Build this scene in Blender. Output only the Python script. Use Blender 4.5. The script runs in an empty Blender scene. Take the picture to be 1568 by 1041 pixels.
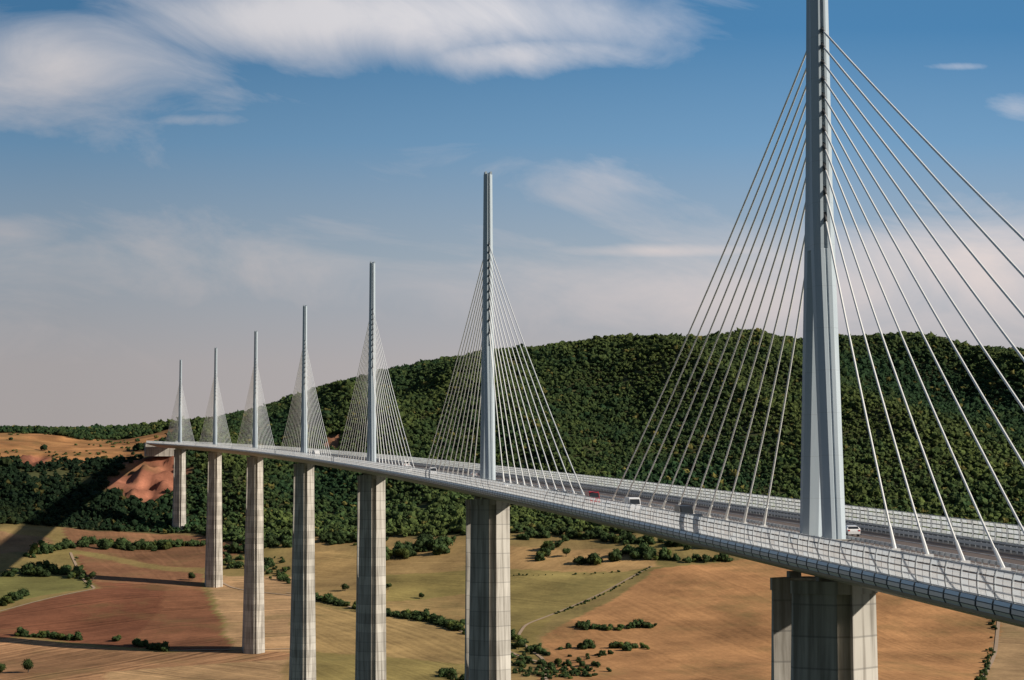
import bpy, bmesh, math, random
import numpy as np
from mathutils import Vector, Matrix
random.seed(7); rng=np.random.default_rng(7)
scene=bpy.context.scene
scene.view_settings.view_transform='Standard'; scene.view_settings.look='None'
scene.view_settings.exposure=0; scene.view_settings.gamma=1
COL=scene.collection

# ------------------------------------------------------------------ materials
def new_mat(name):
    m=bpy.data.materials.new(name); m.use_nodes=True
    nt=m.node_tree; b=nt.nodes['Principled BSDF']; return m,nt,b
def link(nt,a,b): nt.links.new(a,b)
def mixcol(nt,fac,a,b,mode='MIX'):
    n=nt.nodes.new('ShaderNodeMix'); n.data_type='RGBA'; n.blend_type=mode
    for sock,v in ((n.inputs[0],fac),(n.inputs[6],a),(n.inputs[7],b)):
        if hasattr(v,'is_output'): nt.links.new(v,sock)
        elif isinstance(v,(tuple,list)): sock.default_value=(*v[:3],1)
        else: sock.default_value=v
    return n.outputs[2]
def mth(nt,op,a,b=0.0,c=None,clamp=False):
    n=nt.nodes.new('ShaderNodeMath'); n.operation=op; n.use_clamp=clamp
    for i,v in enumerate((a,b,c)):
        if v is None: continue
        if hasattr(v,'is_output'): nt.links.new(v,n.inputs[i])
        else: n.inputs[i].default_value=v
    return n.outputs[0]
def noise(nt,vec,scale,detail=4,rough=.55,dist=0):
    n=nt.nodes.new('ShaderNodeTexNoise'); n.inputs['Scale'].default_value=scale
    n.inputs['Detail'].default_value=detail; n.inputs['Roughness'].default_value=rough
    n.inputs['Distortion'].default_value=dist
    if vec is not None: nt.links.new(vec,n.inputs['Vector'])
    return n.outputs[0]
def coords(nt):
    return nt.nodes.new('ShaderNodeTexCoord').outputs['Object']
def ramp(nt,fac,stops):
    n=nt.nodes.new('ShaderNodeValToRGB'); e=n.color_ramp.elements
    while len(e)<len(stops): e.new(.5)
    for el,(p,c) in zip(e,stops):
        el.position=p; el.color=(*c[:3],1) if not isinstance(c,(int,float)) else (c,c,c,1)
    nt.links.new(fac,n.inputs[0]); return n.outputs[0]
def simple(name,col,rough=.6,metal=0,var=.12,scale=.5):
    m,nt,b=new_mat(name)
    n=noise(nt,coords(nt),scale,5)
    c=mixcol(nt,n,[x*(1-var*1.5) for x in col],[min(1,x*(1+var*1.5)) for x in col])
    link(nt,c,b.inputs['Base Color']); b.inputs['Roughness'].default_value=rough
    b.inputs['Metallic'].default_value=metal
    return m
def concrete_mat():
    m,nt,b=new_mat('pier_concrete')
    co=coords(nt); sep=nt.nodes.new('ShaderNodeSeparateXYZ'); link(nt,co,sep.inputs[0])
    n1=noise(nt,co,.12,6)
    mp=nt.nodes.new('ShaderNodeMapping'); mp.inputs['Scale'].default_value=(.9,.9,.05); link(nt,co,mp.inputs[0])
    n2=noise(nt,mp.outputs[0],1.0,5)
    c=mixcol(nt,n1,(.41,.385,.34),(.62,.585,.53))
    streak=ramp(nt,n2,[(.36,(.52,.50,.48)),(.58,(1,1,1))])
    c=mixcol(nt,1.0,c,streak,'MULTIPLY')
    z=mth(nt,'DIVIDE',sep.outputs[2],4.0)
    fl=mth(nt,'FLOOR',z); wn=nt.nodes.new('ShaderNodeTexWhiteNoise'); wn.noise_dimensions='1D'; link(nt,fl,wn.inputs['W'])
    k=mth(nt,'MULTIPLY_ADD',wn.outputs[0],.32,.80)
    kk=nt.nodes.new('ShaderNodeCombineXYZ'); [link(nt,k,kk.inputs[i]) for i in range(3)]
    c=mixcol(nt,1.0,c,kk.outputs[0],'MULTIPLY')
    fr=mth(nt,'FRACT',z); ln=mth(nt,'LESS_THAN',fr,.06)
    c=mixcol(nt,mth(nt,'MULTIPLY',ln,.45),c,(.12,.115,.11))
    link(nt,c,b.inputs['Base Color']); b.inputs['Roughness'].default_value=.85
    return m
M_conc=concrete_mat()
def steel_mat():
    m,nt,b=new_mat('painted_pylon_steel')
    co=coords(nt); sep=nt.nodes.new('ShaderNodeSeparateXYZ'); link(nt,co,sep.inputs[0])
    mp=nt.nodes.new('ShaderNodeMapping'); mp.inputs['Scale'].default_value=(1.2,1.2,.04); link(nt,co,mp.inputs[0])
    n2=noise(nt,mp.outputs[0],1.0,6)
    c=mixcol(nt,n2,(.34,.41,.47),(.50,.565,.61))
    fr=mth(nt,'FRACT',mth(nt,'DIVIDE',sep.outputs[2],5.5)); ln=mth(nt,'LESS_THAN',fr,.014)
    c=mixcol(nt,mth(nt,'MULTIPLY',ln,.35),c,(.25,.28,.3))
    link(nt,c,b.inputs['Base Color']); b.inputs['Roughness'].default_value=.45
    return m
M_steel=steel_mat()
M_cable=simple('cable_sheath_white',(.87,.87,.85),.4,var=.03)
M_dark=simple('dark_rubber',(.04,.042,.045),.6)
M_girder=simple('girder_paint',(.30,.31,.31),.5)
M_lip=simple('drip_edge',(.42,.30,.18),.7)
M_rail=simple('galvanised_rail',(.6,.61,.62),.4,metal=.1)
M_post=simple('screen_post_steel',(.42,.44,.46),.45,metal=.1)
M_back=simple('fairing_joint_dark',(.14,.15,.16),.6)  # dark backing colour seen in the gaps between fairing panels
M_white=simple('road_paint',(.75,.75,.72),.6)
M_median=simple('median_concrete',(.34,.30,.26),.8)
def asphalt():
    m,nt,b=new_mat('asphalt'); co=coords(nt)
    n=noise(nt,co,.08,6); n3=noise(nt,co,6,3)
    c=mixcol(nt,n,(.135,.095,.075),(.19,.145,.12)); c=mixcol(nt,mth(nt,'MULTIPLY',n3,.4),c,(.09,.075,.065))
    link(nt,c,b.inputs['Base Color']); b.inputs['Roughness'].default_value=.85; return m
M_asph=asphalt()
def attr_panel(name,lo,hi,rough,metal=0.0,transl=0.0,transp=0.0):
    m,nt,b=new_mat(name); a=nt.nodes.new('ShaderNodeAttribute'); a.attribute_name='rnd'
    n=noise(nt,coords(nt),.9,4)
    c=mixcol(nt,mth(nt,'MULTIPLY_ADD',n,.35,mth(nt,'MULTIPLY',a.outputs['Fac'],.7),clamp=True),lo,hi)
    link(nt,c,b.inputs['Base Color']); b.inputs['Roughness'].default_value=rough; b.inputs['Metallic'].default_value=metal
    out=nt.nodes['Material Output']; cur=b.outputs[0]
    if transl:
        t=nt.nodes.new('ShaderNodeBsdfTranslucent'); link(nt,c,t.inputs[0])
        mx=nt.nodes.new('ShaderNodeMixShader'); mx.inputs[0].default_value=transl; link(nt,cur,mx.inputs[1]); link(nt,t.outputs[0],mx.inputs[2]); cur=mx.outputs[0]
    if transp:
        t=nt.nodes.new('ShaderNodeBsdfTransparent')
        mx=nt.nodes.new('ShaderNodeMixShader'); link(nt,cur,mx.inputs[1]); link(nt,t.outputs[0],mx.inputs[2]); cur=mx.outputs[0]
        link(nt,mth(nt,'MULTIPLY_ADD',a.outputs['Fac'],.35,transp-.17),mx.inputs[0])
    link(nt,cur,out.inputs[0])
    return m
M_glass=attr_panel('windscreen_acrylic',(.62,.68,.74),(.95,.96,.97),.2,transl=.55,transp=.26)
M_fair=attr_panel('fairing_panels',(.66,.69,.72),(.94,.95,.95),.3,.05)

# ------------------------------------------------------------------ mesh helpers
def mesh_obj(name,verts,faces,mat=None,parent=None,smooth=False,rnd=None):
    me=bpy.data.meshes.new(name); me.from_pydata([tuple(v) for v in verts],[],faces); me.update()
    if smooth: me.polygons.foreach_set('use_smooth',[True]*len(me.polygons))
    if rnd is not None:
        at=me.attributes.new('rnd','FLOAT','FACE'); at.data.foreach_set('value',np.asarray(rnd,dtype=np.float32))
    ob=bpy.data.objects.new(name,me); COL.objects.link(ob)
    if mat: me.materials.append(mat)
    if parent: ob.parent=parent
    return ob
def fast_mesh(name,V,F,mat,col=None,parent=None,smooth=False,extra=None):
    me=bpy.data.meshes.new(name); n=len(V); m,k=F.shape
    me.vertices.add(n); me.vertices.foreach_set('co',np.ascontiguousarray(V,dtype=np.float32).ravel())
    me.loops.add(m*k); me.loops.foreach_set('vertex_index',np.ascontiguousarray(F,dtype=np.int32).ravel())
    me.polygons.add(m); me.polygons.foreach_set('loop_start',np.arange(0,m*k,k,dtype=np.int32))
    me.update(calc_edges=True)
    me.polygons.foreach_set('use_smooth',np.full(m,smooth,dtype=bool))
    if col is not None:
        a=me.attributes.new('tint','FLOAT_COLOR','POINT')
        c=np.ones((n,4),dtype=np.float32); c[:,:3]=col; a.data.foreach_set('color',c.ravel())
    if extra is not None:
        for nm,arr in extra.items():
            a=me.attributes.new(nm,'FLOAT','POINT'); a.data.foreach_set('value',np.asarray(arr,dtype=np.float32))
    me.validate(); ob=bpy.data.objects.new(name,me); COL.objects.link(ob); me.materials.append(mat)
    if parent: ob.parent=parent
    return ob
def empty(name,loc=(0,0,0),rz=0):
    e=bpy.data.objects.new(name,None); e.location=loc; e.rotation_euler=(0,0,rz); COL.objects.link(e); return e
class MB:
    def __init__(s): s.v=[]; s.f=[]
    def add(s,vs,fs):
        o=len(s.v); s.v+= [tuple(v) for v in vs]; s.f+=[tuple(i+o for i in f) for f in fs]
    def box(s,c,h,tr=None):
        x,y,z=c; a,b,d=h
        vs=[(x+i*a,y+j*b,z+k*d) for i in(-1,1) for j in(-1,1) for k in(-1,1)]
        if tr: vs=[tr(v) for v in vs]
        s.add(vs,[(0,1,3,2),(4,6,7,5),(0,4,5,1),(2,3,7,6),(0,2,6,4),(1,5,7,3)])
    def loft(s,secs,cap=True):
        n=len(secs[0]); o=len(s.v)
        for sec in secs: s.v+=[tuple(p) for p in sec]
        for i in range(len(secs)-1):
            for j in range(n):
                a=o+i*n+j; b=o+i*n+(j+1)%n
                s.f.append((a,b,b+n,a+n))
        if cap:
            s.f.append(tuple(o+j for j in range(n))[::-1]); s.f.append(tuple(o+(len(secs)-1)*n+j for j in range(n)))
    def tube(s,pts,r,n=6):
        secs=[]
        for i,p in enumerate(pts):
            p=Vector(p); a=Vector(pts[max(0,i-1)]); b=Vector(pts[min(len(pts)-1,i+1)])
            d=(b-a).normalized(); x=d.cross(Vector((0,0,1)))
            if x.length<1e-3: x=Vector((1,0,0))
            x.normalize(); y=d.cross(x); rr=r[i] if isinstance(r,(list,tuple)) else r
            secs.append([p+x*rr*math.cos(2*math.pi*k/n)+y*rr*math.sin(2*math.pi*k/n) for k in range(n)])
        s.loft(secs)
    def obj(s,name,mat,parent=None,smooth=False): return mesh_obj(name,s.v,s.f,mat,parent,smooth)

# ------------------------------------------------------------------ terrain
XC=np.array([-8000,-1600,-700,-450,-340,-250,-50,150,400,700,1600,8000.])
rows={
 -3000:[60]*12, -600:[14]*12, -20:[-1.8]*12, 0:[-2.4]*12, 40:[-10]*12, 95:[-18]*12, 293:[-106]*12, 450:[-190]*12,
 631:[-248]*12, 800:[-262]*12, 970:[-214]*12, 1150:[-166]*12, 1308:[-128]*12, 1500:[-122]*12, 1645:[-112]*12,
 1800:[-92,-92,-93,-95,-96,-96,-93,-88,-84,-82,-80,-80],
 1980:[-66,-66,-68,-72,-74,-75,-66,-58,-52,-50,-45,-45],
 2150:[-40,-40,-42,-44,-46,-46,-32,-14,0,8,10,10],
 2315:[-5,-5,-10,-22,-28,-22,-2,32,52,58,60,60],
 2400:[30,30,30,10,2,6,26,60,80,84,84,84],
 2520:[66,66,64,58,56,48,62,92,112,112,110,110],
 2620:[78,78,76,70,66,74,98,128,143,140,130,130],
 2750:[88,88,87,86,80,96,140,168,174,164,150,150],
 2900:[86,86,88,90,102,132,178,196,202,184,165,165],
 3020:[88,88,90,98,118,152,192,206,208,186,170,170],
 3300:[88,88,92,102,122,148,188,202,204,180,165,165],
 5000:[88]*12, 12000:[60]*12, 20000:[0]*12}
YR=np.array(sorted(rows)); ZR=np.array([rows[y] for y in sorted(rows)],dtype=float)
def bil(X,Y,xs,ys,Z):
    X=np.clip(X,xs[0],xs[-1]-1e-3); Y=np.clip(Y,ys[0],ys[-1]-1e-3)
    i=np.searchsorted(xs,X,side='right')-1; j=np.searchsorted(ys,Y,side='right')-1
    fx=(X-xs[i])/(xs[i+1]-xs[i]); fy=(Y-ys[j])/(ys[j+1]-ys[j])
    return (Z[j,i]*(1-fx)+Z[j,i+1]*fx)*(1-fy)+(Z[j+1,i]*(1-fx)+Z[j+1,i+1]*fx)*fy
def hsh(i,j,seed):
    h=(i.astype(np.int64)*374761393+j.astype(np.int64)*668265263+seed*974711)&0xffffffff
    h=((h^(h>>13))*1274126177)&0xffffffff; h=h^(h>>16); return (h&0xffff)/65535.0
def vn(X,Y,sc,seed):
    x=X/sc; y=Y/sc; i=np.floor(x); j=np.floor(y); fx=x-i; fy=y-j
    fx=fx*fx*(3-2*fx); fy=fy*fy*(3-2*fy)
    return ((hsh(i,j,seed)*(1-fx)+hsh(i+1,j,seed)*fx)*(1-fy)+(hsh(i,j+1,seed)*(1-fx)+hsh(i+1,j+1,seed)*fx)*fy)*2-1
def smooth_step(x,a,b):
    t=np.clip((x-a)/(b-a),0,1); return t*t*(3-2*t)
def fold(X,Y): return 1-np.abs(vn(X+Y*.25,Y*.22,190,3))
def height(X,Y):
    X=np.asarray(X,float); Y=np.asarray(Y,float)
    z=0; w=0
    near=np.clip((Y-100)/500,0.02,1)
    for dx in(-60,-20,20,60):
        for dy in(-40,-13,13,40):
            z=z+bil(X+dx*near,Y+dy*near,XC,YR,ZR); w+=1
    z=z/w
    hill=smooth_step(Y,2080,2480)
    top=1-.85*smooth_step(Y,2800,2990)
    gully=(fold(X,Y)-.6)*44+vn(X-Y*.15,Y*.4,70,4)*8+vn(X,Y,28,14)*1.5
    z=z+hill*gully*top*(.35+.65*smooth_step(X,-420,-150))
    z=z+smooth_step(Y,1100,1400)*(vn(X,Y,170,5)*3.8+vn(X,Y,65,6)*1.5)+smooth_step(Y,2000,2200)*vn(X,Y,25,8)*1.0
    return z
def site(b,y): return (b/1000*y, y)
def seg(*a): return np.concatenate(a)
gx=seg(np.linspace(-9000,-1300,24),np.arange(-1260,-640,20),np.arange(-640,640,4.),np.arange(640,1260,20),np.linspace(1300,9000,24))
gy=seg(np.linspace(-3000,-260,12),np.arange(-240,1380,20),np.arange(1380,2360,4.),np.arange(2360,3100,8),np.arange(3100,3600,40),np.linspace(3700,19500,30))
GX,GY=np.meshgrid(gx,gy); GZ=height(GX,GY)
def gz(x,y): return float(bil(np.array([x]),np.array([y]),gx,gy,GZ)[0])
def gza(x,y): return bil(np.asarray(x,float),np.asarray(y,float),gx,gy,GZ)
def inpoly(X,Y,poly):
    r=np.zeros(X.shape,bool); n=len(poly)
    for i in range(n):
        x1,y1=poly[i]; x2,y2=poly[(i+1)%n]
        c=((y1>Y)!=(y2>Y))&(X<(x2-x1)*(Y-y1)/((y2-y1) if y2!=y1 else 1e-9)+x1); r^=c
    return r
WX=GX+vn(GX,GY,40,21)*4; WY=GY+vn(GX,GY,45,22)*6
C=np.zeros(GX.shape+(3,)); fur=np.zeros(GX.shape)
base=(vn(GX,GY,140,31)+vn(GX,GY,60,32)*.6)*.5+.5
C[:]=np.array([.36,.25,.13]); C=C*(1-base[...,None])+np.array([.25,.22,.09])*base[...,None]
famp=np.full(GX.shape,.3)
fields=[
 ([(10,1470),(14,1700),(32,1790),(63,1950),(115,1990),(290,2010),(290,1470)],(.44,.25,.125),.35,.45),
 ([(216,1780),(290,1800),(290,1470),(206,1470)],(.38,.27,.16),1.2,.5),
 ([(-4,1985),(56,1950),(28,1820),(19,1790),(-4,1740)],(.34,.29,.12),.9,.5),
 ([(-4,2070),(60,2020),(66,1960),(50,1952),(-4,1985)],(.47,.32,.16),2.6,.4),
 ([(-4,1740),(19,1785),(12,1700),(8,1600),(-4,1560)],(.30,.25,.10),.9,.4),
 ([(-90,2110),(-16,2110),(-16,1765),(-90,1895)],(.40,.29,.14),1.1,.5),
 ([(-60,2000),(-16,1990),(-16,1900),(-55,1880)],(.33,.28,.11),1.1,.5),
 ([(-90,1870),(-16,1715),(-16,1600),(-90,1640)],(.42,.31,.15),.5,.7),
 ([(-90,1640),(-16,1600),(-16,1460),(-90,1460)],(.32,.27,.11),.5,.6),
 ([(-195,2120),(-138,2030),(-124,1640),(-152,1660),(-219,1720),(-240,1700),(-240,1790),(-184,1940)],(.215,.095,.058),2.2,.9),
 ([(-150,2000),(-138,2030),(-124,1640),(-165,1700)],(.26,.125,.075),2.0,.9),
 ([(-195,2120),(-138,2030),(-140,1960),(-184,1985)],(.29,.155,.095),.4,.6),
 ([(-260,1700),(-219,1712),(-152,1648),(-100,1640),(-100,1460),(-260,1460)],(.40,.24,.14),2.5,1.5),
 ([(-180,1560),(-100,1600),(-100,1460),(-180,1460)],(.48,.33,.19),.8,1.4),
 ([(-260,2040),(-188,2010),(-186,1945),(-260,1800)],(.19,.195,.075),1.5,.3),
 ([(-134,2020),(-96,2020),(-96,1640),(-123,1640)],(.47,.32,.19),1.75,1.4),
 ([(-260,2210),(-205,2200),(-205,2130),(-260,2060)],(.34,.22,.13),.2,.4),
 ([(-200,2290),(-150,2290),(-110,2180),(-138,2060),(-195,2140)],(.27,.15,.09),.3,.5),
]
for poly,c,ang,amp in fields:
    P=[site(*p) for p in poly]; m=inpoly(WX,WY,P)
    v=(vn(GX,GY,90,41)*.22+vn(GX,GY,30,42)*.14)[m][:,None]
    C[m]=np.array(c)*(1+v); fur[m]=ang; famp[m]=amp
C*=np.array([.97,.88,.76])
nearw=(1-smooth_step(GY,1400,1465))[...,None]
C=C*(1-nearw)+np.array([.065,.075,.032])*nearw
fbx=np.array([-1600,-700,-450,-341,-250,-100,50,150,300,700,1600.]); fby=np.array([2200,2190,2250,2300,2170,2130,2110,2060,2000,1965,1950.])
fb=np.interp(GX,fbx,fby)+vn(GX,GY,70,51)*18
def bare(X,Y): # dry grass crest of the left-hand hill
    nz=vn(X,Y,60,61)*.35+vn(X,Y,25,62)*.3
    return smooth_step(nz+1.1-np.abs((X+590)/215)**2-np.abs((Y-2635-(X+590)*.12)/160)**2,.0,.4)
def cliff(X,Y):
    nz=vn(X,Y,30,63)*.3+vn(X,Y,12,64)*.25
    a=smooth_step(nz+1.1-((X+396)/44)**2-((Y-2456)/74)**2,.0,.4)
    b=smooth_step(nz+1-((X+530)/18)**2-((Y-2500)/34)**2,.0,.4)
    c=smooth_step(nz+1-((X+205)/10)**2-((Y-2560)/40)**2,.0,.4)
    return np.maximum(a,np.maximum(b,c))
wood=smooth_step(GY-fb,-4,10); br=bare(GX,GY); cl=cliff(GX,GY)
GZ+=cl*(vn(GX,GY,14,65)*5+vn(GX,GY*.4,9,66)*4)
fc=np.array([.065,.07,.03])*np.ones(C.shape)
fc=fc*(1-br[...,None])+np.array([.43,.21,.085])*(1+.35*vn(GX,GY,18,67)[...,None])*br[...,None]
fc=fc*(1-cl[...,None])+np.array([.32,.13,.08])*(1+.5*vn(GX,GY,10,68)[...,None])*cl[...,None]
C=C*(1-wood[...,None])+fc*wood[...,None]; famp*=1-wood
ny,nx=GX.shape; idx=np.arange(ny*nx).reshape(ny,nx)
F=np.stack([idx[:-1,:-1],idx[:-1,1:],idx[1:,1:],idx[1:,:-1]],-1).reshape(-1,4)
def ground_mat():
    m,nt,b=new_mat('fields_and_soil')
    at=nt.nodes.new('ShaderNodeAttribute'); at.attribute_name='tint'
    fa=nt.nodes.new('ShaderNodeAttribute'); fa.attribute_name='furrow'
    fm=nt.nodes.new('ShaderNodeAttribute'); fm.attribute_name='furrow_amp'
    co=coords(nt); sep=nt.nodes.new('ShaderNodeSeparateXYZ'); link(nt,co,sep.inputs[0])
    wob=noise(nt,co,.012,3)
    u=mth(nt,'ADD',mth(nt,'MULTIPLY',sep.outputs[0],mth(nt,'COSINE',fa.outputs['Fac'])),mth(nt,'MULTIPLY',sep.outputs[1],mth(nt,'SINE',fa.outputs['Fac'])))
    u=mth(nt,'ADD',u,mth(nt,'MULTIPLY',wob,18.0))
    n1d=nt.nodes.new('ShaderNodeTexNoise'); n1d.noise_dimensions='1D'; n1d.inputs['Scale'].default_value=.22; n1d.inputs['Detail'].default_value=4
    link(nt,u,n1d.inputs['W'])
    patch=noise(nt,co,.009,3)
    k=mth(nt,'MULTIPLY',mth(nt,'MULTIPLY',mth(nt,'SUBTRACT',n1d.outputs[0],.5),mth(nt,'MULTIPLY',fm.outputs['Fac'],1.1)),mth(nt,'MULTIPLY',patch,1.8))
    n2=noise(nt,co,.02,9,.68); n3=noise(nt,co,.35,5,.7)
    tot=mth(nt,'ADD',mth(nt,'ADD',k,1.0),mth(nt,'ADD',mth(nt,'MULTIPLY',mth(nt,'SUBTRACT',n2,.5),1.9),mth(nt,'MULTIPLY',mth(nt,'SUBTRACT',n3,.5),.8)))
    cc=nt.nodes.new('ShaderNodeCombineXYZ'); [link(nt,tot,cc.inputs[i]) for i in range(3)]
    c=mixcol(nt,1.0,at.outputs['Color'],cc.outputs[0],'MULTIPLY')
    gr=ramp(nt,noise(nt,co,.017,5,.6),[(.52,0.0),(.68,.4)])
    c=mixcol(nt,gr,c,(.165,.145,.055))
    link(nt,c,b.inputs['Base Color']); b.inputs['Roughness'].default_value=.95
    b.inputs['Specular IOR Level'].default_value=.1
    return m
fast_mesh('ground_terrain',np.stack([GX,GY,GZ],-1).reshape(-1,3),F,ground_mat(),C.reshape(-1,3),smooth=True,
          extra={'furrow':fur.ravel(),'furrow_amp':famp.ravel()})

# ------------------------------------------------------------------ vegetation
def foliage_mat(name):
    m,nt,b=new_mat(name)
    at=nt.nodes.new('ShaderNodeAttribute'); at.attribute_name='tint'
    n=noise(nt,coords(nt),.6,4,.7)
    k=mth(nt,'MULTIPLY_ADD',n,.9,.55); cc=nt.nodes.new('ShaderNodeCombineXYZ'); [link(nt,k,cc.inputs[i]) for i in range(3)]
    c=mixcol(nt,1.0,at.outputs['Color'],cc.outputs[0],'MULTIPLY')
    link(nt,c,b.inputs['Base Color']); b.inputs['Roughness'].default_value=.85; b.inputs['Specular IOR Level'].default_value=.15
    return m
M_fol=foliage_mat('foliage'); M_bark=simple('bark',(.10,.075,.055),.9)
def ico(sub):
    bm=bmesh.new(); bmesh.ops.create_icosphere(bm,subdivisions=sub,radius=1); bm.verts.ensure_lookup_table()
    v=np.array([p.co[:] for p in bm.verts]); f=np.array([[q.index for q in p.verts] for p in bm.faces]); bm.free(); return v,f
ICV,ICF=ico(2)
def crown_variant(nleaf,lsz,seed,lobes=3):
    r=np.random.default_rng(seed)
    v=ICV*(1+r.uniform(-.30,.24,(len(ICV),1)))*np.array([.92,.92,.8])
    for _ in range(lobes):
        d=r.normal(size=3); d/=np.linalg.norm(d); d[2]=abs(d[2]); a=np.clip(v@d,0,None)[:,None]; v=v+d*a**3*r.uniform(.1,.4)
    keep=ICV[ICF].mean(1)[:,2]>-.55; f=ICF[keep].copy()
    d=r.normal(size=(nleaf,3)); d/=np.linalg.norm(d,axis=1)[:,None]; d[:,2]=np.abs(d[:,2])*1.0-.1
    c=d*r.uniform(.75,1.22,(nleaf,1))*np.array([1,1,.85])
    t=r.normal(size=(nleaf,3,3))*lsz
    lv=(c[:,None,:]+t).reshape(-1,3); lf=np.arange(nleaf*3).reshape(-1,3)+len(v)
    return np.vstack([v,lv]),np.vstack([f,lf])
def scatter_mesh(name,pts,rad,hgt,tint,variants,parent=None):
    Vs=[];Fs=[];Cs=[];off=0
    which=rng.integers(0,len(variants),len(pts)); ang=rng.uniform(0,2*np.pi,len(pts))
    for k,(bv,bf) in enumerate(variants):
        I=np.where(which==k)[0]
        if len(I)==0: continue
        ca,sa=np.cos(ang[I])[:,None],np.sin(ang[I])[:,None]
        x=bv[None,:,0]*ca-bv[None,:,1]*sa; y=bv[None,:,0]*sa+bv[None,:,1]*ca; z=np.repeat(bv[None,:,2],len(I),0)
        V=np.stack([x*rad[I][:,None]+pts[I,0][:,None],y*rad[I][:,None]+pts[I,1][:,None],z*hgt[I][:,None]+pts[I,2][:,None]],-1)
        n=len(bv); Ff=bf[None]+ (np.arange(len(I))*n)[:,None,None]+off
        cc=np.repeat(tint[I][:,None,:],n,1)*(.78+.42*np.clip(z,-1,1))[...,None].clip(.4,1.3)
        Vs.append(V.reshape(-1,3));Fs.append(Ff.reshape(-1,3));Cs.append(cc.reshape(-1,3)); off+=len(I)*n
    return fast_mesh(name,np.vstack(Vs),np.vstack(Fs),M_fol,np.vstack(Cs),parent)
FV=[crown_variant(18,.18,100+i) for i in range(8)]
sp=5.7
px,py=np.meshgrid(np.arange(-1000,1000,sp),np.arange(1950,3090,sp)); px=px.ravel()+rng.uniform(-.5,.5,px.size)*sp; py=py.ravel()+rng.uniform(-.5,.5,py.size)*sp
lim=np.abs(px)<py*.235+60
ok=lim&(py>np.interp(px,fbx,fby)+vn(px,py,70,51)*18+2)
b_=bare(px,py); ok&=rng.uniform(size=px.size)>b_*.99
b_=cliff(px,py); ok&=rng.uniform(size=px.size)>b_*.98
gap=vn(px,py,45,71)*.5+vn(px,py,14,72)*.5; ok&=(gap>-.60)
px,py=px[ok],py[ok]
A0,R0=.1285,17800.
def path(s):
    X=40.4-A0*s-s*s/(2*R0); Y=293+s-(A0*A0*s+A0*s*s/R0+s**3/(3*R0*R0))/2
    th=A0+s/R0; return X,Y,.0303*Y-14.35,th
xe,ye,ze,the=path(2256)
corr=(np.abs((px-xe)*math.cos(the)+(py-ye)*math.sin(the))<17)&(py>2430)&(py<2560)
px,py=px[~corr],py[~corr]
n=len(px); rad=rng.uniform(1.9,3.7,n)*(1+.3*vn(px,py,50,81)); big=rng.uniform(size=n)<.06; rad[big]*=1.45
hg=rad*rng.uniform(.8,1.3,n)
pz=gza(px,py)+hg*.6
fo=fold(px,py)   # crown tint darker in the gullies, paler on the spurs
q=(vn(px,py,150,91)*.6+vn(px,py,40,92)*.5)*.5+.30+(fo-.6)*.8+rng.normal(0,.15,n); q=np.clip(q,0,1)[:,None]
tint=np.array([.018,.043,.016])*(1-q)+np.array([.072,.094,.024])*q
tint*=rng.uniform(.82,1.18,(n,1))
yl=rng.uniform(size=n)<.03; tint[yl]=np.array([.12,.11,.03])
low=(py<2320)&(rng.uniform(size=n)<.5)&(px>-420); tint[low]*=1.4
left=smooth_step(-px,330,430)*(1-smooth_step(py,2560,2640)); tint*=(1-.5*left)[:,None]  # shade put into the left hill's crown colours to blend with the deck shadow
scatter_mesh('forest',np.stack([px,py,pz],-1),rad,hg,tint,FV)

def leafy_variant(nl,seed,ls=.16):
    r=np.random.default_rng(seed); V=[];Fc=[];off=0
    for i in range(5):
        c=np.array([r.uniform(-.5,.5),r.uniform(-.5,.5),r.uniform(-.35,.5)]); s=r.uniform(.38,.55)
        v=ICV*(1+r.uniform(-.25,.2,(len(ICV),1)))*s+c; V.append(v);Fc.append(ICF+off);off+=len(v)
        m=nl//5; d=r.normal(size=(m,3)); d/=np.linalg.norm(d,axis=1)[:,None]
        cc=c+d*s*r.uniform(.8,1.35,(m,1)); t=r.normal(size=(m,3,3))*ls*.6
        V.append((cc[:,None]+t).reshape(-1,3)); Fc.append(np.arange(m*3).reshape(-1,3)+off); off+=m*3
    return np.vstack(V),np.vstack(Fc)
LV=[leafy_variant(350,200+i) for i in range(5)]
def hedge(name,pts,width=5,size=3.2,dens=1.0,col=(.038,.062,.02)):
    P=[]
    for (a,b) in zip(pts[:-1],pts[1:]):
        x1,y1=site(*a);x2,y2=site(*b); L=math.hypot(x2-x1,y2-y1); k=max(2,int(L/size*1.05*dens))
        for i in range(k):
            t=(i+random.random())/k
            if vn(np.array([x1+(x2-x1)*t]),np.array([y1+(y2-y1)*t]),22,33)[0]<-.55: continue
            P.append((x1+(x2-x1)*t+random.gauss(0,width*.34),y1+(y2-y1)*t+random.gauss(0,width*.55)))
    P=np.array(P); n=len(P); r=rng.uniform(.4,1.0,n)**1.3*1.5*size; h=r*rng.uniform(.7,1.15,n)
    z=gza(P[:,0],P[:,1])+h*.5
    t=np.array(col)*rng.uniform(.65,1.5,(n,1))*np.where(rng.uniform(size=(n,1))<.15,np.array([[1.9,1.5,1.1]]),1)
    scatter_mesh(name,np.stack([P[:,0],P[:,1],z],-1),r,h,t,LV)
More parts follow.
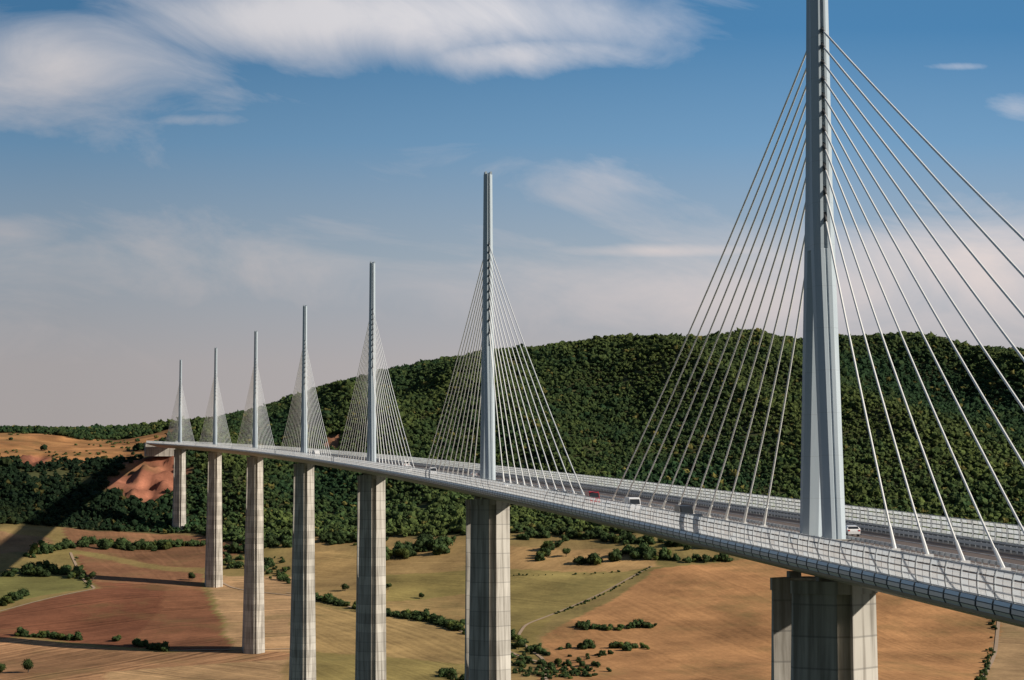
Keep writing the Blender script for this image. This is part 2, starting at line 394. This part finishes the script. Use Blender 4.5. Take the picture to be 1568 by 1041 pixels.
H=[([(29,1735),(44,1722),(63,1735)],5,2.9,1.6),([(24,1655),(43,1650),(60,1648)],7,3.6,1.4),([(24,1590),(34,1615),(45,1630)],5,2.2,.8),
 ([(10,2010),(16,2050),(24,2075)],10,4,1.0),([(33,1995),(51,2010),(66,1990)],12,5,1.9),([(63,1988),(82,1975),(102,1970)],5,3.2,1.3),
 ([(-56,2075),(-42,2085),(-28,2100)],20,6.4,3.6),([(-88,1890),(-65,1830),(-39,1785),(-21,1720)],5,3.2,1.8),
 ([(-80,1880),(-60,1815),(-36,1768),(-19,1700)],3,2.2,1.0),([(-2,1700),(8,1660),(16,1630)],8,2.8,.9),
 ([(-2,1640),(14,1560),(30,1560),(36,1600)],26,2.0,1.3),([(0,1570),(20,1540),(34,1570)],12,1.7,1.1),
 ([(-216,2090),(-200,2140),(-182,2190),(-138,2200)],10,4.2,1.8),([(-216,2010),(-203,2030),(-190,2010)],15,4.8,2.8),
 ([(-180,2165),(-150,2185)],12,4.8,3.0),([(-219,1722),(-205,1716),(-191,1708)],4,3.0,1.9),([(-176,1705),(-165,1680),(-153,1655)],4,3.2,1.8),
 ([(-228,1850),(-222,1875),(-216,1900)],8,4.0,1.4),([(-125,2120),(-110,2150),(-96,2160)],20,5,2.4),
 ([(-112,2060),(-104,2030),(-100,1990)],12,2.6,1.2),([(-128,2090),(-118,2060),(-102,2080)],18,2.6,1.3),([(-85,2150),(-70,2140),(-58,2130)],14,4.6,2.6),
 ([(19,1795),(40,1870),(61,1955)],2,1.1,.35),([(0,2095),(14,2105),(34,2085),(60,2045),(100,2012),(160,1992)],12,4.2,1.9),
 ([(214,1770),(212,1640),(208,1500)],4,1.6,.35),([(-14,1500),(-27,1530),(-32,1560)],6,3.2,.8),
 ([(-2,1960),(20,1957),(50,1950)],2,1.1,.2),([(-188,1940),(-188,1990),(-194,2100)],3,1.6,.4)]
for pts,w,s,d in H: hedge('hedgerow',pts,w,s,d)
P=rng.uniform(size=(900,2))*np.array([420,300])+np.array([-800,2470]); bb=bare(P[:,0],P[:,1]); P=P[(bb>.3)&(vn(P[:,0],P[:,1],30,77)>.45)]
r_=rng.uniform(1.0,2.2,len(P)); scatter_mesh('scrub',np.stack([P[:,0],P[:,1],gza(P[:,0],P[:,1])+r_*.4],-1),r_,r_*.8,np.array([[.06,.08,.025]])*rng.uniform(.7,1.4,(len(P),1)),FV)
def oak(b,y,s=5):
    x,yy=site(b,y); z=gz(x,yy); e=empty('oak_tree',(x,yy,z-.2))
    mb=MB(); h=s*1.5
    mb.tube([(0,0,0),(.1*s*.3,0,h*.35),(0,.1,h*.75)],[s*.09,s*.065,s*.03],7)
    for k in range(6):
        a=k*1.05+random.random(); mb.tube([(0,0,h*(.3+.05*k)),(math.cos(a)*s*.35,math.sin(a)*s*.35,h*(.5+.05*k)),(math.cos(a)*s*.65,math.sin(a)*s*.65,h*(.62+.06*k))],[s*.04,s*.028,s*.012],5)
    mb.obj('trunk_and_limbs',M_bark,e)
    v,f=leafy_variant(1100,random.randint(0,9999),.11)
    v=v*np.array([s,s,s*.85])+np.array([0,0,h*.70]); t=np.array([.045,.068,.02])*random.uniform(.7,1.3)
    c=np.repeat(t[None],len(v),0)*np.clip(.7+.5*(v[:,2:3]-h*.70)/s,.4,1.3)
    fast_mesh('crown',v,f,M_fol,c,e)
for b,y,s in [(-74,1925,3.8),(-55,1925,3.6),(-40,1890,3.0),(-142,2000,4.0),(-214,1560,5.6),(-227,1550,4.6),(-186,1990,4.4),(3,1655,3.8),(-27,1515,4.6),(16,2045,5),(24,2020,4.4),(206,1505,3.4),(-210,2035,5),(-222,1880,4.4)]:
    oak(b,y,s)
def track(pts,w,mat):
    P=[site(*p) for p in pts]; out=[];fs=[]
    dense=[]
    for a,b in zip(P[:-1],P[1:]):
        L=math.hypot(b[0]-a[0],b[1]-a[1]); k=int(L/4)+1
        dense+=[(a[0]+(b[0]-a[0])*i/k,a[1]+(b[1]-a[1])*i/k) for i in range(k)]
    dense.append(P[-1]); D=np.array(dense)
    for _ in range(14): D[1:-1]=(D[:-2]+2*D[1:-1]+D[2:])/4
    T=np.gradient(D,axis=0); T/=np.linalg.norm(T,axis=1)[:,None]; N=np.stack([-T[:,1],T[:,0]],-1)
    for i in range(len(D)):
        for s in(-1,0,1):
            q=D[i]+N[i]*s*w/2; out.append((q[0],q[1],gz(q[0],q[1])+.35))
    for i in range(len(D)-1):
        a=i*3; fs+=[(a,a+1,a+4,a+3),(a+1,a+2,a+5,a+4)]
    mesh_obj('dirt_track',out,fs,mat)
M_track=simple('track_gravel',(.42,.30,.20),.95,scale=.2)
for pts,w in [([(-240,1800),(-205,1880),(-184,1935),(-190,1990),(-196,2120)],2.4),([(16,1480),(14,1620),(2,1690),(6,1750),(19,1800),(40,1880),(62,1960)],2.4),
 ([(-100,1925),(-84,1885),(-62,1822),(-38,1775),(-19,1710),(-5,1660),(14,1600)],2.4),([(216,1780),(214,1650),(207,1500)],2.6),([(-136,2040),(-124,1960),(-96,1900)],2.4),([(-152,1652),(-110,1645),(-90,1650)],2.2)]:
    track(pts,w,M_track)

# ------------------------------------------------------------------ the viaduct
bridge=empty('cable_stayed_viaduct')
def W(s,u,z):
    X,Y,Z,th=path(s); return (X+u*math.cos(th),Y+u*math.sin(th),Z+z)
MOD=4.17
S=np.arange(-204,2256.1,MOD); NS=len(S)
def sweep(name,prof,mat,closed=True,ss=S,smooth=False):
    v=[];f=[];n=len(prof)
    for s in ss:
        for (u,z) in prof: v.append(W(s,u,z))
    for i in range(len(ss)-1):
        for j in range(n if closed else n-1):
            a=i*n+j;b=i*n+(j+1)%n; f.append((a,b,b+n,a+n))
    if closed: f.append(tuple(range(n))[::-1]); f.append(tuple((len(ss)-1)*n+j for j in range(n)))
    return mesh_obj(name,v,f,mat,bridge,smooth)
sweep('deck_box_girder',[(-15.8,-.12),(15.8,-.12),(15.85,-.32),(13.5,-1.3),(2.5,-4.2),(-2.5,-4.2),(-13.5,-1.3),(-15.85,-.32)],M_girder)
for sg in(-1,1):
    def q(l): return [(sg*u,z) for u,z in l]
    sweep('carriageway_asphalt',q([(2.35,0),(14.0,0)]),M_asph,False)
    sweep('deck_shoulder_strip',q([(14.02,.02),(15.75,.02)]),M_median,False)
    sweep('lane_line_inner',q([(3.1,.01),(3.35,.01)]),M_white,False)
    sweep('lane_line_outer',q([(10.6,.01),(10.85,.01)]),M_white,False)
    sweep('median_guard_rail',q([(2.2,.45),(2.3,.45),(2.3,.85),(2.2,.85)]),M_rail)
    sweep('edge_guard_rail',q([(14.1,.4),(14.2,.4),(14.2,.78),(14.1,.78)]),M_rail)
    sweep('edge_guard_rail_top',q([(14.2,1.0),(14.3,1.0),(14.3,1.12),(14.2,1.12)]),M_rail)
    sweep('drip_edge',q([(15.9,-.62),(16.2,-.62),(16.2,-.36),(15.9,-.36)]),M_lip)
    v=[];f=[];r=[]
    def cell(s0,s1,p0,p1):
        o=len(v); v.extend([W(s0,sg*p0[0],p0[1]),W(s1,sg*p0[0],p0[1]),W(s1,sg*p1[0],p1[1]),W(s0,sg*p1[0],p1[1])]); f.append((o,o+1,o+2,o+3)); r.append(random.random())
    prof=[(16.12,-.36),(16.34,.06),(16.32,.50),(16.2,.90)]
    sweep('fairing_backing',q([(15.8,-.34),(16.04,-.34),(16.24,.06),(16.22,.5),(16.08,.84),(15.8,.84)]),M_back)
    for s in S[:-1]:
        for a,b in zip(prof[:-1],prof[1:]):
            b2=(a[0]+(b[0]-a[0])*.80,a[1]+(b[1]-a[1])*.80); cell(s+.22,s+MOD-.22,a,b2)
    mesh_obj('edge_fairing',v,f,M_fair,bridge,rnd=r)
    sc=[(16.1,.95),(16.18,1.5),(16.2,2.08),(16.15,2.66),(16.02,3.2)]
    v=[];f=[];r=[]
    for s in S[:-1]:
        for h in(0,.5):
            for a,b in zip(sc[:-1],sc[1:]):
                a2=(a[0]+(b[0]-a[0])*.10,a[1]+(b[1]-a[1])*.10); b2=(a[0]+(b[0]-a[0])*.84,a[1]+(b[1]-a[1])*.84)
                cell(s+MOD*h+(.2 if h==0 else .06),s+MOD*(h+.5)-(.2 if h else .06),a2,b2)
    mesh_obj('wind_screen_panels',v,f,M_glass,bridge,rnd=r)
    mb=MB()
    for s in S:
        secs=[]
        for (u,z) in [(15.7,.05)]+sc:
            secs.append([W(s-.06,sg*u,z),W(s+.06,sg*u,z),W(s+.06,sg*(u-.16),z),W(s-.06,sg*(u-.16),z)])
        mb.loft(secs)
    mb.obj('wind_screen_posts',M_post,bridge)
    for (u,z) in sc[::2]:
        sweep('wind_screen_rail',q([(u-.12,z-.03),(u-.04,z-.03),(u-.04,z+.03),(u-.12,z+.03)]),M_rail)
    mb=MB()
    for s in S:
        for k in (0,.5):
            for u in(2.12,14.28):
                x,y,z=W(s+k*MOD,sg*u,.45); mb.box((x,y,z),(.06,.06,.43))
    mb.obj('guard_rail_posts',M_rail,bridge)
    v=[];f=[]
    for s in np.arange(-204,2240,13.):
        o=len(v); v+= [W(s,sg*6.9,.01),W(s+3,sg*6.9,.01),W(s+3,sg*7.08,.01),W(s,sg*7.08,.01)]; f.append((o,o+1,o+2,o+3))
    mesh_obj('lane_dashes',v,f,M_white,bridge)
sweep('central_reservation',[(-2.0,-.1),(-2.0,.12),(2.0,.12),(2.0,-.1)],M_median)

def pier(i,s0):
    X,Y,Z,th=path(s0); e=empty('pier',(X,Y,Z),th); e.parent=bridge
    top=-4.95; zb=gz(X,Y)-6-Z; Hh=top-zb
    def dims(d):
        k=(d/max(Hh,136)); return 5.4+2.3*k**1.3, 10.2+3.2*k
    split=min(90,Hh-12); mb=MB()
    for sg in(-1,1):
        secs=[]
        for d in np.linspace(split,0,10):
            hw,Lo=dims(d); g=5.0*(1-d/split)+.02; dy=4.6; fl=1.0
            pts=[(-hw,g),(-hw,max(Lo-dy,g+.3)),(-fl,Lo),(-fl+.1,Lo-.9),(fl-.1,Lo-.9),(fl,Lo),(hw,max(Lo-dy,g+.3)),(hw,g)]
            secs.append([(a,sg*b,top-d) for a,b in (pts if sg<0 else pts[::-1])])
        mb.loft(secs)
        hw,Lo=dims(0)
        mb.loft([[(a*1.03,sg*b,z) for a,b in ([(-hw,4.8),(-hw,Lo-4.3),(-.9,Lo+.25),(.9,Lo+.25),(hw,Lo-4.3),(hw,4.8)])] for z in(top-1.6,top+.02)])
        for u in(-3.2,3.2): mb.box((u*.6,sg*7.4,top+.42),(.8,.8,.4))
    secs=[]
    for d in np.linspace(Hh,split+.01,8):
        hw,Lo=dims(d); dy=4.6; fl=1.0
        half=[(-hw,Lo-dy),(-fl,Lo),(-fl+.1,Lo-.9),(fl-.1,Lo-.9),(fl,Lo),(hw,Lo-dy)]
        secs.append([(a,b,top-d) for a,b in [(a,-b) for a,b in half]+[(-a,b) for a,b in half]])
    mb.loft(secs)
    mb.obj('shaft',M_conc,e)
def wT(h): return float(np.interp(h,[0,38,70,87],[2.75,2.85,2.45,2.3]))
def Lm(h): return float(np.interp(h,[38,70,87],[6.2,4.4,3.7]))
def pylon(s0):
    X,Y,Z,th=path(s0); e=empty('pylon',(X,Y,Z),th); e.parent=bridge; mb=MB()
    for sg in(-1,1):
        secs=[]
        for h in np.linspace(-.1,38,9):
            t=max(h,0)/38; c=5.7*(1-t)+1.62*t; L=2.7*(1-t)+2.96*t; hw=wT(h)/2; cu=.75; cv=.7
            pts=[(-hw,-L/2+cv),(-hw+cu,-L/2),(-.16,-L/2),(0,-L/2+.22),(.16,-L/2),(hw-cu,-L/2),(hw,-L/2+cv),(hw,L/2-cv),(hw-cu,L/2),(-hw+cu,L/2),(-hw,L/2-cv)]
            if sg>0: pts=[(a,-b) for a,b in pts][::-1]
            secs.append([(a,b+sg*c,h) for a,b in pts])
        mb.loft(secs)
    secs=[]
    for h in (38.003,46,54,62,70,78,87):
        L=Lm(max(h,38)); hw=wT(h)/2; cu=.75; cv=.7+min(.5,(h-38)*.06); g=.24
        fr=[(-hw,-L/2+cv),(-hw+cu,-L/2),(-g,-L/2),(-g,-L/2+.7),(g,-L/2+.7),(g,-L/2),(hw-cu,-L/2),(hw,-L/2+cv),(hw-.14,-.25),(hw-.14,.25)]
        bk=[(-a,-b) for a,b in fr[:8]]+[(-hw+.14,.25),(-hw+.14,-.25)]
        secs.append([(a,b,h) for a,b in fr+bk])
    mb.loft(secs)
    L=Lm(87)
    for sg in(-1,1): mb.box((sg*.72,0,87.35),(.25,L/2-.4,.36))
    mb.box((0,0,86.9),(.22,L/2-.8,.5))
    mb.obj('mast',M_steel,e)
    mb=MB()
    for sg in(-1,1): mb.box((0,sg*5.75,.22),(1.7,1.9,.12))
    mb.obj('mast_base_plate',M_conc,e)
HA=[42.8,46.2,49.3,51.9,54.2,56.4,58.5,60.75,62.9,65.1,67.2]
def stays(s0):
    X,Y,Z,th=path(s0); t=Vector((-math.sin(th),math.cos(th),0)); base=Vector((X,Y,Z))
    cb=MB(); so=MB(); an=MB()
    for sg in(-1,1):
        for k,h in enumerate(HA):
            d=32+12.3*k
            a=base+t*sg*(Lm(h)/2-.6)+Vector((0,0,h)); b=Vector(W(s0+sg*d,0,.3))
            pts=[]
            for i in range(13):
                f=i/12; p=a.lerp(b,f); p.z-=4*f*(1-f)*(.010*(b-a).length); pts.append(p)
            cb.tube(pts,.14,6)
            dv=(pts[1]-pts[0]).normalized(); so.tube([a+dv*.2,a+dv*1.7],[.25,.20],8)
            du=(pts[-2]-pts[-1]).normalized(); an.tube([b-du*.2,b+du*3.6],[.26,.19],8)
            mx=b.copy(); an.box((mx.x,mx.y,mx.z+.05),(.5,.6,.35))
    cb.obj('stay_cables',M_cable,bridge,True); so.obj('cable_sockets',M_dark,bridge,True); an.obj('cable_anchors',M_cable,bridge)
for i in range(7):
    pier(i,342.*i); pylon(342.*i); stays(342.*i)
for s in(-204,2256):
    X,Y,Z,th=path(s); mb=MB(); sg=1 if s>0 else -1
    mb.box((0,sg*7,-7.2),(16.5,6.8,7.0)); mb.box((-16.2,sg*9,-.2),(.3,10,1.0)); mb.box((16.2,sg*9,-.2),(.3,10,1.0))
    e=empty('bridge_abutment',(X,Y,Z),th); mb.obj('abutment_wall',M_conc,e)

# ------------------------------------------------------------------ vehicles
M_win=simple('tinted_window',(.03,.035,.04),.12); M_tyre=simple('tyre',(.03,.03,.03),.8); M_lamp=simple('tail_lamp',(.5,.03,.02),.3)
PT={k:simple('paint_'+k,c,.3,var=.03) for k,c in dict(white=(.82,.82,.82),red=(.40,.03,.03),black=(.03,.032,.036),silver=(.5,.52,.55),blue=(.05,.09,.2)).items()}
def vehicle(kind,s,u,col,away=True):
    X,Y,Z,th=path(s); e=empty(kind,(X+u*math.cos(th),Y+u*math.sin(th),Z+.012),th+(0 if away else math.pi))
    e.rotation_euler[0]=math.atan(.0303)*(1 if away else -1)
    if kind=='van':
        prof=[(-2.7,.4),(-2.75,2.2),(-2.6,2.5),(1.2,2.55),(1.75,2.3),(2.35,1.35),(2.85,1.1),(2.9,.4)]; w=1.0
        win=[[(1.25,1.4),(1.3,2.2),(1.7,2.15),(2.2,1.4)]]; wy=(-1.7,1.9); wr=.36
    elif kind=='lorry':
        prof=[(3.2,.6),(3.2,3.0),(3.4,3.3),(5.0,3.3),(5.5,2.6),(5.6,1.2),(5.6,.6)]; w=1.22
        win=[[(3.9,1.9),(3.9,2.8),(5.0,2.8),(5.3,1.9)]]; wy=(-4.6,-3.4,1.0,4.5); wr=.5
    else:
        prof=[(-2.15,.32),(-2.2,.85),(-2.0,1.02),(-1.55,1.4),(-.5,1.5),(.35,1.46),(1.15,1.02),(2.05,.82),(2.2,.55),(2.15,.32)]; w=.88
        win=[[(-1.45,1.0),(-1.3,1.34),(-.5,1.42),(-.45,1.0)],[(-.35,1.0),(-.38,1.42),(.3,1.38),(.85,1.0)]]; wy=(-1.35,1.35); wr=.32
    bm=bmesh.new()
    vs=[[bm.verts.new((sx*(w if z<1.05 or kind!='car' else w*.82),y,z)) for y,z in prof] for sx in(-1,1)]
    n=len(prof)
    for j in range(n): bm.faces.new((vs[0][j],vs[0][(j+1)%n],vs[1][(j+1)%n],vs[1][j]))
    bm.faces.new(vs[0][::-1]); bm.faces.new(vs[1])
    bmesh.ops.recalc_face_normals(bm,faces=bm.faces[:])
    bmesh.ops.bevel(bm,geom=bm.edges[:],offset=.06,segments=2,affect='EDGES')
    me=bpy.data.meshes.new('body'); bm.to_mesh(me); bm.free(); o=bpy.data.objects.new('body',me); COL.objects.link(o); o.parent=e; me.materials.append(PT[col])
    mb=MB()
    for wn in win:
        for sx in(-1,1):
            ww=(w*.82 if kind=='car' else w)
            vv=[(sx*((w*.93 if (kind=='car' and z<1.1) else ww)+.02),y,z) for y,z in wn]; mb.add(vv,[(0,1,2,3)])
    if kind=='car':
        mb.add([(-.68,.44,1.44),(.68,.44,1.44),(.74,1.1,1.08),(-.74,1.1,1.08)],[(0,1,2,3)])
        mb.add([(-.66,-1.63,1.37),(.66,-1.63,1.37),(.72,-2.0,1.06),(-.72,-2.0,1.06)],[(0,1,2,3)])
    elif kind=='van':
        mb.add([(-.85,1.8,2.27),(.85,1.8,2.27),(.9,2.36,1.4),(-.9,2.36,1.4)],[(0,1,2,3)])
        for k in(-1,1): mb.add([(k*.1,-2.77,1.4),(k*.8,-2.77,1.4),(k*.8,-2.78,2.1),(k*.1,-2.78,2.1)],[(0,1,2,3)])
    else: mb.add([(-1.05,5.1,3.12),(1.05,5.1,3.12),(1.1,5.57,1.9),(-1.1,5.57,1.9)],[(0,1,2,3)])
    mb.obj('windows',M_win,e)
    if kind=='lorry':
        t=MB(); t.box((0,-1.5,2.5),(1.25,4.5,1.45)); t.box((0,-.5,.85),(.5,5,.15)); t.obj('trailer_box',PT['white'],e)
    mb=MB()
    for y in wy:
        for sx in(-1,1): mb.tube([(sx*(w-.2),y,wr),(sx*(w+.01),y,wr)],wr,14)
    mb.obj('wheels',M_tyre,e)
    mb=MB(); rear=prof[0][0] if kind!='lorry' else -6.0
    for sx in(-1,1): mb.box((sx*w*.8,rear-.04,.85),(.12,.03,.1))
    mb.obj('tail_lamps',M_lamp,e)
def at_Y(Y):
    s=Y-293
    for _ in range(4): s+=Y-path(s)[1]
    return s
for k,Y,u,c,aw in [('van',398,-5.2,'white',False),('car',404,-9,'silver',False),('van',355,-5.2,'black',False),('car',347,-4.9,'black',False),('van',438,-5.4,'red',False),('car',476,-4.9,'black',False),('car',488,-5,'black',False),
   ('car',306,7.4,'white',True),('car',560,-5,'white',False),('van',720,-5.2,'white',False),('van',760,-8.8,'white',False),('car',700,5.2,'silver',True),('van',890,5.2,'white',True),('car',640,-5.2,'silver',False),('lorry',1180,-5.3,'white',False)]:
    vehicle(k,at_Y(Y),u,c,aw)

# ------------------------------------------------------------------ sky, sun
world=bpy.data.worlds.new("World"); scene.world=world; world.use_nodes=True
nt=world.node_tree; bg=nt.nodes['Background']
EL=math.radians(26); SX,SY=.955,-.297; AZ=math.atan2(SX,SY)
sky=nt.nodes.new('ShaderNodeTexSky'); sky.sky_type='NISHITA'; sky.sun_disc=False
sky.sun_elevation=EL; sky.sun_rotation=AZ; sky.altitude=500; sky.air_density=1.0; sky.dust_density=1.0; sky.ozone_density=2.0
tc=nt.nodes.new('ShaderNodeTexCoord').outputs['Generated']
sp_=nt.nodes.new('ShaderNodeSeparateXYZ'); link(nt,tc,sp_.inputs[0])
yy=mth(nt,'MAXIMUM',mth(nt,'ABSOLUTE',sp_.outputs[1]),.12)
az=mth(nt,'DIVIDE',sp_.outputs[0],yy); el=mth(nt,'DIVIDE',sp_.outputs[2],yy)
front=mth(nt,'MULTIPLY_ADD',sp_.outputs[1],2.2,-.7,clamp=True)
K=2.0
def kc(c,k=K): return tuple(x*k for x in c)
grad=ramp(nt,mth(nt,'MULTIPLY',el,2.5,clamp=True),[(.0,kc((4.9,4.3,4.15))),(.15,kc((4.7,4.35,4.4))),(.27,kc((3.4,4.1,4.85))),(.40,kc((1.6,3.15,5.0))),(.53,kc((.66,2.1,4.1))),(1,kc((.4,1.3,2.6)))])
warm=mth(nt,'MULTIPLY_ADD',az,.9,1.0)
warm=mth(nt,'MINIMUM',mth(nt,'MAXIMUM',warm,.82),1.12); wc=nt.nodes.new('ShaderNodeCombineXYZ')
[link(nt,warm,wc.inputs[i]) for i in range(3)]
grad=mixcol(nt,1.0,grad,wc.outputs[0],'MULTIPLY')
base=mixcol(nt,mth(nt,'MULTIPLY',front,.92),sky.outputs[0],grad)
blobs=[(40,100,300,100,.92),(290,178,90,12,.6),(600,15,430,72,1.3),(800,75,180,34,1.05),(250,400,380,85,.6),(20,350,140,35,.7),(1010,383,200,13,.85),(1000,440,480,80,.68),
 (1490,395,230,95,1.15),(1470,95,70,8,.6),(1570,155,50,25,.45),(880,275,130,45,.38),(680,250,160,45,.38),(1230,450,400,80,.85)]
tot=None
for bx,by,rx,ry,am in blobs:
    dx=mth(nt,'DIVIDE',mth(nt,'SUBTRACT',az,(bx-784)/3434),rx/3434); dy=mth(nt,'DIVIDE',mth(nt,'SUBTRACT',el,(763-by)/3434),ry/3434)
    r2=mth(nt,'ADD',mth(nt,'MULTIPLY',dx,dx),mth(nt,'MULTIPLY',dy,dy))
    g=mth(nt,'MULTIPLY',mth(nt,'EXPONENT',mth(nt,'MULTIPLY',r2,-1.0)),am)
    tot=g if tot is None else mth(nt,'MAXIMUM',tot,g)
cv=nt.nodes.new('ShaderNodeCombineXYZ'); link(nt,mth(nt,'ADD',az,mth(nt,'MULTIPLY',el,.6)),cv.inputs[0]); link(nt,mth(nt,'MULTIPLY',mth(nt,'ADD',el,mth(nt,'MULTIPLY',az,.12)),2.3),cv.inputs[1])
ns=noise(nt,cv.outputs[0],10,10,.62,.7)
ns2=noise(nt,cv.outputs[0],3.2,4,.5,.3)
den=mth(nt,'ADD',mth(nt,'MULTIPLY',ns,1.15),mth(nt,'MULTIPLY',ns2,.5))
den=mth(nt,'ADD',den,mth(nt,'MULTIPLY',tot,.72)); den=mth(nt,'MULTIPLY',mth(nt,'SUBTRACT',den,.99),1.25,clamp=True)
den=mth(nt,'MULTIPLY',mth(nt,'SMOOTH_MIN',den,.88,.12),front)
cloud=ramp(nt,mth(nt,'MULTIPLY',el,3.0,clamp=True),[(0,kc((6.0,5.0,4.7))),(.4,kc((7.3,6.4,6.1))),(.65,kc((8.0,7.7,7.8)))])
cloud=mixcol(nt,1.0,cloud,wc.outputs[0],'MULTIPLY')
fin=mixcol(nt,den,base,cloud)
link(nt,fin,bg.inputs['Color']); bg.inputs['Strength'].default_value=.05
sd=Vector((SX*math.cos(EL),SY*math.cos(EL),math.sin(EL)))
L=bpy.data.lights.new('sun','SUN'); L.energy=5.0; L.angle=math.radians(.6); L.color=(1,.91,.78)
lo=bpy.data.objects.new('sun',L); lo.rotation_euler=sd.to_track_quat('Z','Y').to_euler(); COL.objects.link(lo)

cam=bpy.data.cameras.new('camera'); co_=bpy.data.objects.new('camera',cam); COL.objects.link(co_)
cam.sensor_width=36; cam.lens=3434/1568*36; cam.clip_start=.5; cam.clip_end=40000
co_.location=(0,0,0); co_.rotation_euler=(math.radians(90+4.05),0,0)
scene.camera=co_
